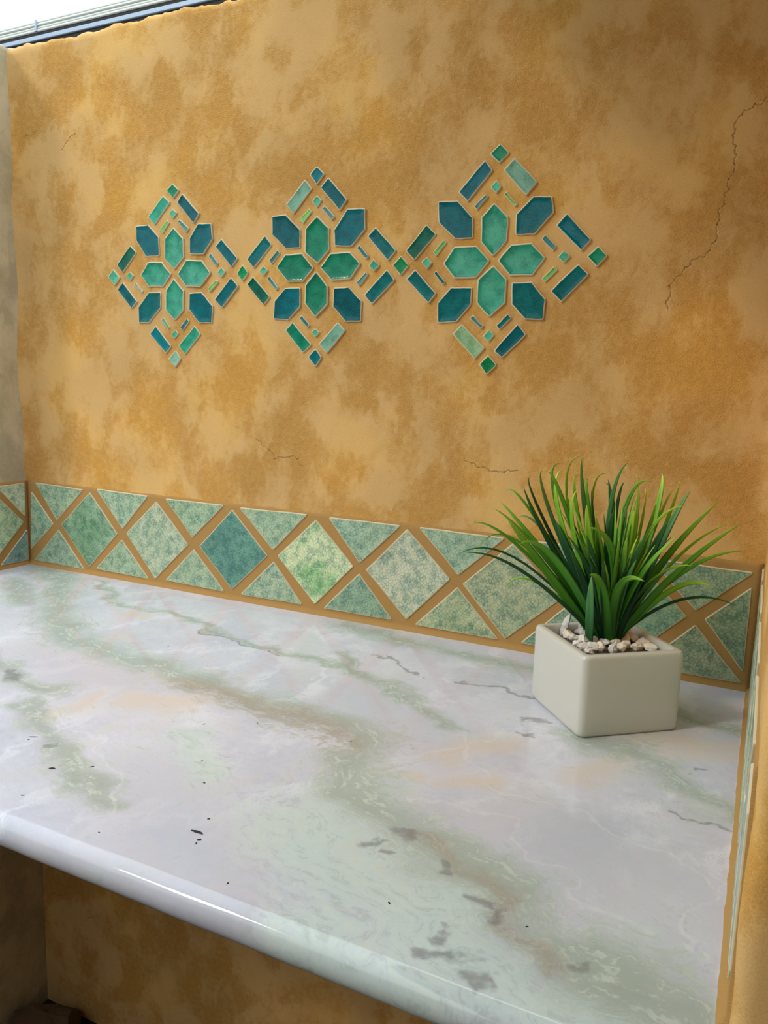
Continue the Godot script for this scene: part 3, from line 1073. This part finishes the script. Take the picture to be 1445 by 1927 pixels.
func build_borders() -> void:
	var o := root("tile_border", Vector3(0, 0, 0))
	tag(o, "row of green crackle-glazed diamond tiles with triangles along the foot of the back wall", "tile border")
	grout(o, RIGHT_X - LEFT_X, Transform3D(Basis.IDENTITY, Vector3(LEFT_X, 0, 0)))
	# diamonds, then the triangles: base and accent of the glaze
	var colors := {
		"D0": [150, 178, 152, 136, 166, 142], "D1": [92, 138, 108, 130, 164, 138], "D2": [168, 180, 154, 148, 170, 146], "D3": [62, 122, 114, 76, 136, 124], "D4": [194, 204, 164, 128, 176, 120],
		"D5": [182, 186, 164, 164, 176, 150], "D6": [160, 168, 136, 142, 156, 126], "D7": [110, 146, 122, 132, 160, 130], "D8": [132, 150, 120, 110, 134, 106],
		"U1": [158, 184, 152, 136, 170, 142], "U2": [142, 176, 150, 164, 188, 160], "U3": [136, 172, 140, 162, 184, 150], "U4": [146, 178, 150, 166, 186, 150], "U5": [150, 184, 160, 138, 172, 142], "U6": [150, 180, 156, 140, 172, 146],
		"U7": [140, 166, 140, 150, 172, 144], "U8": [132, 160, 132, 120, 148, 120],
		"L1": [152, 182, 158, 136, 168, 142], "L2": [150, 178, 148, 138, 166, 136], "L3": [142, 172, 142, 160, 182, 152], "L4": [162, 182, 152, 140, 172, 144], "L5": [112, 152, 130, 126, 162, 138], "L6": [186, 190, 148, 104, 136, 96],
		"L7": [120, 152, 126, 132, 160, 134], "L8": [150, 164, 132, 138, 154, 122],
	}
	for row in BORDER:
		var poly := []
		for k in row[1].size() / 2:
			poly.append(Vector2(row[1][k * 2], row[1][k * 2 + 1]) * 0.001)
		var c: Array = colors[row[0]]
		if row[0][0] != "D":
			for k in 6:
				c[k] = lerpf(c[k], [146.0, 158.0, 136.0][k % 3], 0.35)
		lay(o, poly, Transform3D(), 0.0032, 0.0014, 0.0022, 0.0003, pale(c[0], c[1], c[2]), pale(c[3], c[4], c[5]), 2)
	for side in 2:
		var b := root("tile_border", Vector3(0, 0, 0))
		tag(b, ["short return of the green diamond tile row on the left wall", "green tile row on the right wall, seen edge-on beside the marble"][side], "tile border")
		# in the plane of the side wall: x runs along the wall, z out of it
		var frame := Transform3D(Basis(Vector3(0, 0, 1), Vector3(0, 1, 0), Vector3(-1, 0, 0)), Vector3(RIGHT_X, 0, 0))
		var sign_ := 1.0
		if side == 0:
			frame = Transform3D(Basis(Vector3(0, 0, -1), Vector3(0, 1, 0), Vector3(1, 0, 0)), Vector3(LEFT_X, 0, 0))
			sign_ = -1.0
			grout(b, LEFT_END - 0.02, Transform3D(frame.basis, Vector3(LEFT_X, 0, LEFT_END - 0.02)))
		else:
			grout(b, PIER_Z - 0.02, frame)
		var end: float = [LEFT_END, PIER_Z][side] - 0.024
		var hues := [pale(186, 204, 182), pale(128, 166, 168), pale(172, 198, 166), pale(150, 184, 156), pale(132, 162, 144)]
		var polys := []
		for k in 5:
			var c := 0.004 + k * PITCH
			if k == 0:
				polys += [[Vector2(0.009, 1.063), Vector2(0.072, 1.129), Vector2(0.009, 1.130)], [Vector2(0.006, 0.976), Vector2(0.070, 0.977), Vector2(0.006, 1.040)]]
			elif c < end:
				var r := minf(c + 0.066, end)
				polys += [[Vector2(c, 1.064), Vector2(r, 1.064 + r - c), Vector2(r, 1.130), Vector2(c - 0.065, 1.130)], [Vector2(c - 0.065, 0.979), Vector2(r, 0.979), Vector2(r, 1.046 - r + c), Vector2(c, 1.046)]]
			var mid := c + PITCH * 0.5
			if mid + 0.07 < end:
				polys.append([Vector2(mid - 0.072, 1.054), Vector2(mid, 0.984), Vector2(mid + 0.072, 1.054), Vector2(mid, 1.125)])
			elif mid < end:
				polys.append([Vector2(mid - 0.072, 1.054), Vector2(mid, 0.984), Vector2(end, 0.984 + end - mid), Vector2(end, 1.125 - end + mid), Vector2(mid, 1.125)])
		for k in polys.size():
			var poly: Array = []
			for q in polys[k]:
				if poly.is_empty() or poly[-1].distance_to(q) > 0.002:
					poly.append(Vector2(q.x * sign_, q.y))
			if sign_ < 0.0:
				poly.reverse()
			lay(b, poly, frame, 0.0032, 0.0014, 0.0022, 0.0003, hues[k % 5], hues[k % 5] * 0.8, 2)


# ---------------------------------------------------------------- the planter

const POT_AT := Vector3(1.222, COUNTER_Y, 0.166)
const POT_TURN := 0.7066
const POT_H := 0.091
const PLANT_AT := Vector3(1.222, 1.0492, 0.152)

func square(half: float, radius: float, y: float) -> Array:
	var ring := []
	for c in 4:
		var a := PI * 0.5 * c
		var corner := Vector2(half - radius, half - radius).rotated(a)
		for k in 7:
			var t := a + PI * 0.5 * k / 6.0
			ring.append(Vector3(corner.x + radius * cos(t), y, corner.y + radius * sin(t)))
		for k in range(1, 6):
			var from := corner + Vector2.from_angle(a + PI * 0.5) * radius
			var to := Vector2(half - radius, half - radius).rotated(a + PI * 0.5) + Vector2.from_angle(a + PI * 0.5) * radius
			var q := from.lerp(to, k / 6.0)
			ring.append(Vector3(q.x, y, q.y))
	return ring


func build_planter() -> void:
	var o := root("planter", POT_AT, POT_TURN)
	tag(o, "square cream glazed ceramic planter standing in the right corner of the counter", "planter")
	var half := 0.0615
	var rings := []
	for q in [[0.006, 0.0], [0.0018, 0.0008], [0.0004, 0.003], [0.0, 0.006], [0.0, 0.03], [0.0, 0.06], [0.0, POT_H - 0.005], [0.0006, POT_H - 0.0022], [0.0022, POT_H - 0.0006], [0.0045, POT_H], [0.0078, POT_H], [0.0092, POT_H - 0.0006], [0.0102, POT_H - 0.0025], [0.0108, POT_H - 0.006], [0.0112, POT_H - 0.03]]:
		rings.append(square(half - q[0], maxf(0.0085 - q[0] * 0.55, 0.002), q[1]))
	var uvs := []
	for ring in rings:
		var u := []
		for v in ring:
			u.append(Vector2(v.x + v.z, v.y))
		uvs.append(u)
	var st := start()
	rings.reverse()
	sheet(rings, uvs, true, st)
	fan(st, rings[-1], Vector3.ZERO, true)
	var glaze_ := StandardMaterial3D.new()
	glaze_.albedo_color = Color(0.80, 0.78, 0.74)
	glaze_.roughness = 0.22
	glaze_.clearcoat_enabled = true
	glaze_.clearcoat = 0.4
	put("pot", done(st), glaze_, o)
	st = start()
	var rows := []
	for s in [1.0, 0.7, 0.4, 0.12]:
		var ring := []
		for v in square(half - 0.0112, 0.004, 0.0):
			ring.append(Vector3(v.x * s, POT_H - 0.0108 + wobble.get_noise_2d(v.x * s * 60.0, v.z * s * 60.0) * 0.0015, v.z * s))
		rows.append(ring)
	rows.reverse()
	sheet(rows, [], true, st)
	fan(st, rows[0], Vector3(0, POT_H - 0.0108, 0))
	var bed := StandardMaterial3D.new()
	bed.albedo_color = Color(0.42, 0.39, 0.36)
	bed.roughness = 0.9
	put("soil", done(st), bed, o)


func blade(base: Vector3, control: Vector3, tip: Vector3, width: float, roll: float, tone: int) -> ArrayMesh:
	# a folded ribbon along a bent centre line, thick in the middle and drawn to a point
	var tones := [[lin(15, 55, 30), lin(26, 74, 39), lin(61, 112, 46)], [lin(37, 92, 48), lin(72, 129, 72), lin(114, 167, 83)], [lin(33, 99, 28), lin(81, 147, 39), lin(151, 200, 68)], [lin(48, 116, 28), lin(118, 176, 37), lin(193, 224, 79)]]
	var steps := 13
	var rings := []
	var tints := []
	var view := Vector3(0.35, 0.0, 0.94).rotated(Vector3.UP, roll)
	for k in steps + 1:
		var t := float(k) / steps
		var p := base * (1 - t) * (1 - t) + control * 2 * t * (1 - t) + tip * t * t
		var ahead := ((control - base) * (1 - t) + (tip - control) * t).normalized()
		var across := ahead.cross(view).normalized()
		var normal := across.cross(ahead).normalized()
		var w := width * 0.5 * maxf(0.03, (0.62 + 0.55 * sin(minf(t * 2.2, PI * 0.5))) * pow(1.0 - t, 0.72) * 0.95)
		var thick := 0.00035
		var fold := w * 0.28
		var ring := []
		for q in [Vector2(-1.0, 0.0), Vector2(-0.5, -0.6), Vector2(0.0, -1.0), Vector2(0.5, -0.6), Vector2(1.0, 0.0), Vector2(0.5, -0.6), Vector2(0.0, -1.0), Vector2(-0.5, -0.6)]:
			var back: float = thick if ring.size() > 4 else -thick if ring.size() in [1, 2, 3] else 0.0
			ring.append(p + across * w * q.x + normal * (fold * q.y - back))
		rings.append(ring)
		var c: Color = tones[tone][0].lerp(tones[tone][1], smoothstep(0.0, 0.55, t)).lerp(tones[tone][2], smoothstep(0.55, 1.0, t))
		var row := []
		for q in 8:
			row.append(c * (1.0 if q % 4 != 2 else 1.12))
		tints.append(row)
	rings.append([])
	tints.append([])
	for q in 8:
		rings[-1].append(tip)
		tints[-1].append(tones[tone][2])
	return done(sheet(rings, [], true, null, tints))


func build_plant() -> void:
	var o := root("grass_plant", PLANT_AT)
	tag(o, "bushy artificial grass plant with long green blades in the cream planter", "plant")
	var leaf := StandardMaterial3D.new()
	leaf.vertex_color_use_as_albedo = true
	leaf.roughness = 0.42
	leaf.metallic_specular = 0.4
	leaf.backlight_enabled = true
	leaf.backlight = Color(0.22, 0.26, 0.1)
	leaf.cull_mode = BaseMaterial3D.CULL_DISABLED
	for row in LEAVES:
		var b := Vector3(row[0], row[1], row[2]) * 0.001
		var c := Vector3(row[3], row[4], row[5]) * 0.001
		var t := Vector3(row[6], row[7], row[8]) * 0.001
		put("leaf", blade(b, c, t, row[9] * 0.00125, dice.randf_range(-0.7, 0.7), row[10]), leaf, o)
	# the denser blades behind and between, all round the clump
	for k in 46:
		var a := dice.randf() * TAU
		var b := Vector3(cos(a), 0, sin(a) * 0.8) * dice.randf_range(0.001, 0.011)
		b.y = 0.0005
		var lean := dice.randf_range(0.015, 0.075)
		var out := Vector3(cos(a), 0, sin(a) * 0.55)
		var h := dice.randf_range(0.11, 0.185) - lean * 0.35
		var c := b + out * lean * 0.25 + Vector3(0, h * 0.62, 0)
		var t := b + out * lean + Vector3(dice.randf_range(-0.01, 0.01), h, dice.randf_range(-0.01, 0.01))
		t.z = maxf(t.z, 0.02 - PLANT_AT.z)
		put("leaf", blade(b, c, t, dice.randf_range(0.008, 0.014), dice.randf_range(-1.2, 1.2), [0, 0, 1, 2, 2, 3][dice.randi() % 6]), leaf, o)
	var st := start()
	var rings := []
	for q in [[0.011, 0.0], [0.0125, 0.003], [0.011, 0.008], [0.007, 0.014], [0.002, 0.018]]:
		var ring := []
		for k in 12:
			var a := TAU * k / 12.0
			ring.append(Vector3(cos(a), 0, sin(a)) * q[0] * (1.0 + 0.2 * sin(k * 2.4)) + Vector3(0, q[1], 0))
		rings.append(ring)
	rings.reverse()
	sheet(rings, [], true, st)
	var heart := StandardMaterial3D.new()
	heart.albedo_color = Color(0.07, 0.2, 0.1)
	heart.roughness = 0.7
	put("crown", done(st), heart, o)


func lump(size: Vector3, rough: float, seed_: int, around := 9, up := 6) -> ArrayMesh:
	var n := FastNoiseLite.new()
	n.seed = seed_
	n.frequency = 0.9
	var rings := []
	for j in up + 1:
		var ring := []
		var lat := lerpf(-PI * 0.5, PI * 0.5, float(j) / up)
		for i in around:
			var lon := TAU * i / around
			var d := Vector3(cos(lat) * cos(lon), sin(lat), cos(lat) * sin(lon))
			d *= 1.0 + n.get_noise_3dv(d * 1.4) * rough + n.get_noise_3dv(d * 4.0) * rough * 0.3
			# chipped faces
			for cut in 4:
				var face := Vector3(sin(seed_ * 1.7 + cut * 2.1), cos(seed_ * 2.3 + cut * 1.3), sin(seed_ * 0.9 + cut * 3.7)).normalized()
				var over := d.dot(face) - 0.72
				if over > 0.0:
					d -= face * over
			ring.append(d * size * 0.5)
		rings.append(ring)
	rings.reverse()
	var st := start()
	st.set_smooth_group(-1)
	sheet(rings, [], true, st)
	st.generate_normals()
	return st.commit()


func build_pebbles() -> void:
	var shades := []
	for c in [Color(0.92, 0.89, 0.85), Color(0.88, 0.85, 0.82), Color(0.9, 0.83, 0.75), Color(0.84, 0.81, 0.79)]:
		var m := StandardMaterial3D.new()
		m.albedo_color = c
		m.roughness = 0.55
		shades.append(m)
	var ground := POT_AT.y + POT_H - 0.0108
	var sides := [[], [], [], []]
	for k in PEBBLES.size():
		var q: Array = PEBBLES[k]
		var stands := k < 2
		var size := Vector3(dice.randf_range(0.012, 0.020), dice.randf_range(0.009, 0.013), dice.randf_range(0.010, 0.014))
		if stands:
			size = [Vector3(0.011, 0.028, 0.010), Vector3(0.008, 0.026, 0.007)][k]
		var at := Vector3(PLANT_AT.x + q[0] * 0.001, ground + size.y * 0.42, PLANT_AT.z + q[1] * 0.001)
		# keep it inside the walls of the pot
		var inside := (at - POT_AT).rotated(Vector3.UP, -POT_TURN)
		var room := 0.0495 - maxf(size.x, size.z) * 0.5
		inside.x = clampf(inside.x, -room, room)
		inside.z = clampf(inside.z, -room, room)
		at = POT_AT + inside.rotated(Vector3.UP, POT_TURN)
		var o := put(numbered("pebble"), lump(size, 0.5, 100 + k), shades[dice.randi() % 4], null, Transform3D(Basis.from_euler(Vector3(dice.randf_range(-0.3, 0.3), dice.randf() * TAU, -0.25 if stands else dice.randf_range(-0.3, 0.3))), at))
		if k == 0:
			tag(o, "tall white pebble leaning upright at the back left rim of the planter", "pebble", "pebbles in the planter")
		elif k == 1:
			tag(o, "thin white pebble standing just behind the tall upright one", "pebble", "pebbles in the planter")
		elif absf(inside.z) >= absf(inside.x):
			sides[0 if inside.z > 0.0 else 2].append([inside.x, o])
		else:
			sides[1 if inside.x < 0.0 else 3].append([-inside.z, o])
	# which rim a chip lies nearest to, and its turn along that rim
	var turns := ["first", "second", "third", "fourth", "fifth", "sixth", "seventh", "eighth", "ninth", "tenth", "eleventh", "twelfth", "thirteenth", "fourteenth"]
	var rims := ["right front rim, %s from the front corner", "left front rim, %s from the front corner", "left back rim, %s from the left corner", "right back rim, %s from the back corner"]
	for side in 4:
		sides[side].sort_custom(func(a, b): return a[0] < b[0])
		for k in sides[side].size():
			tag(sides[side][k][1], "off-white stone chip by the planter's " + rims[side] % turns[k], "pebble", "pebbles in the planter")


func build_debris() -> void:
	var soot := StandardMaterial3D.new()
	soot.albedo_color = Color(0.13, 0.12, 0.11)
	soot.roughness = 0.8
	# x, z on the counter, length, width and turn of each bit
	var bits := [[978, 586, 13, 3.4, 0.1], [792, 568, 6.5, 3.2, 0.4], [722, 531, 9, 1.6, 0.5], [821, 548, 6, 1.4, 0.9], [987, 594, 4, 2.6, 0.7], [988, 599, 3.4, 1.2, 2.0], [974, 566, 2.6, 1.8, 0.3], [723, 537, 3, 1.6, 1.0], [910, 625, 1.8, 1.5, 0.1], [809, 615, 4.5, 1.2, 0.5],
		[1041, 628, 2.4, 1.2, 1.8], [1155, 591, 3.2, 1.5, 2.4], [647, 245, 2.4, 1.6, 0.2], [684, 335, 4, 1.8, 0.4], [851, 420, 4, 1.2, 1.2], [899, 390, 2.2, 1.4, 0.2], [903, 488, 2.4, 1.4, 0.9], [932, 520, 3.2, 1.6, 0.3], [1249, 568, 2.2, 1.2, 0.6], [1008, 378, 2, 1.4, 0.2]]
	var says := [
		"longest black flake lying near the front edge of the marble counter", "rounded black flake on the white marble at the left of the picture", "thin black curl on the pale green vein near the left edge of the picture", "slanting black sliver right of the rounded black flake",
		"small black crumb just below the longest black flake", "thin black shred lowest under the longest black flake", "black dot just above the longest black flake", "tiny black crumb touching the lower end of the black curl", "tiny black speck near the front edge, left of the longest flake", "black dash near the left picture border, below the rounded flake",
		"black speck beside the rounded front edge, right of the longest flake", "black speck on mint marble, right of the middle of the front edge", "dark speck nearest the tile border at the left back of the counter", "dark fleck on the broad green vein in the left half", "thin dark tick on white marble, just below the broad green vein",
		"dark dot right of the thin tick, under the broad green vein", "dark dot on white marble midway between the tick and longest flake", "black tick on white marble above the longest black flake", "black speck near the grey spots in the front right part", "dark dot beside the brown streak in the middle of the counter"]
	for k in bits.size():
		var b: Array = bits[k]
		var thick: float = clampf(b[3] * 0.3, 0.5, 0.9) * 0.001
		var o := put(numbered("debris_flake"), lump(Vector3(b[2] * 0.001, thick, b[3] * 0.001), 0.9, 300 + k, 10, 4), soot, null, Transform3D(Basis(Vector3.UP, b[4]), Vector3(b[0] * 0.001, COUNTER_Y + thick * 0.4, b[1] * 0.001)))
		tag(o, says[k], "debris", "black debris on the marble")
	var mud := StandardMaterial3D.new()
	mud.albedo_color = Color(0.36, 0.27, 0.18)
	mud.roughness = 0.95
	var heap := put("dirt_heap", lump(Vector3(0.16, 0.09, 0.14), 0.5, 7, 18, 10), mud, null, Transform3D(Basis.IDENTITY, Vector3(0.17, 0.02, 0.08)))
	tag(heap, "small heap of brown dirt in the dark corner under the counter", "dirt")
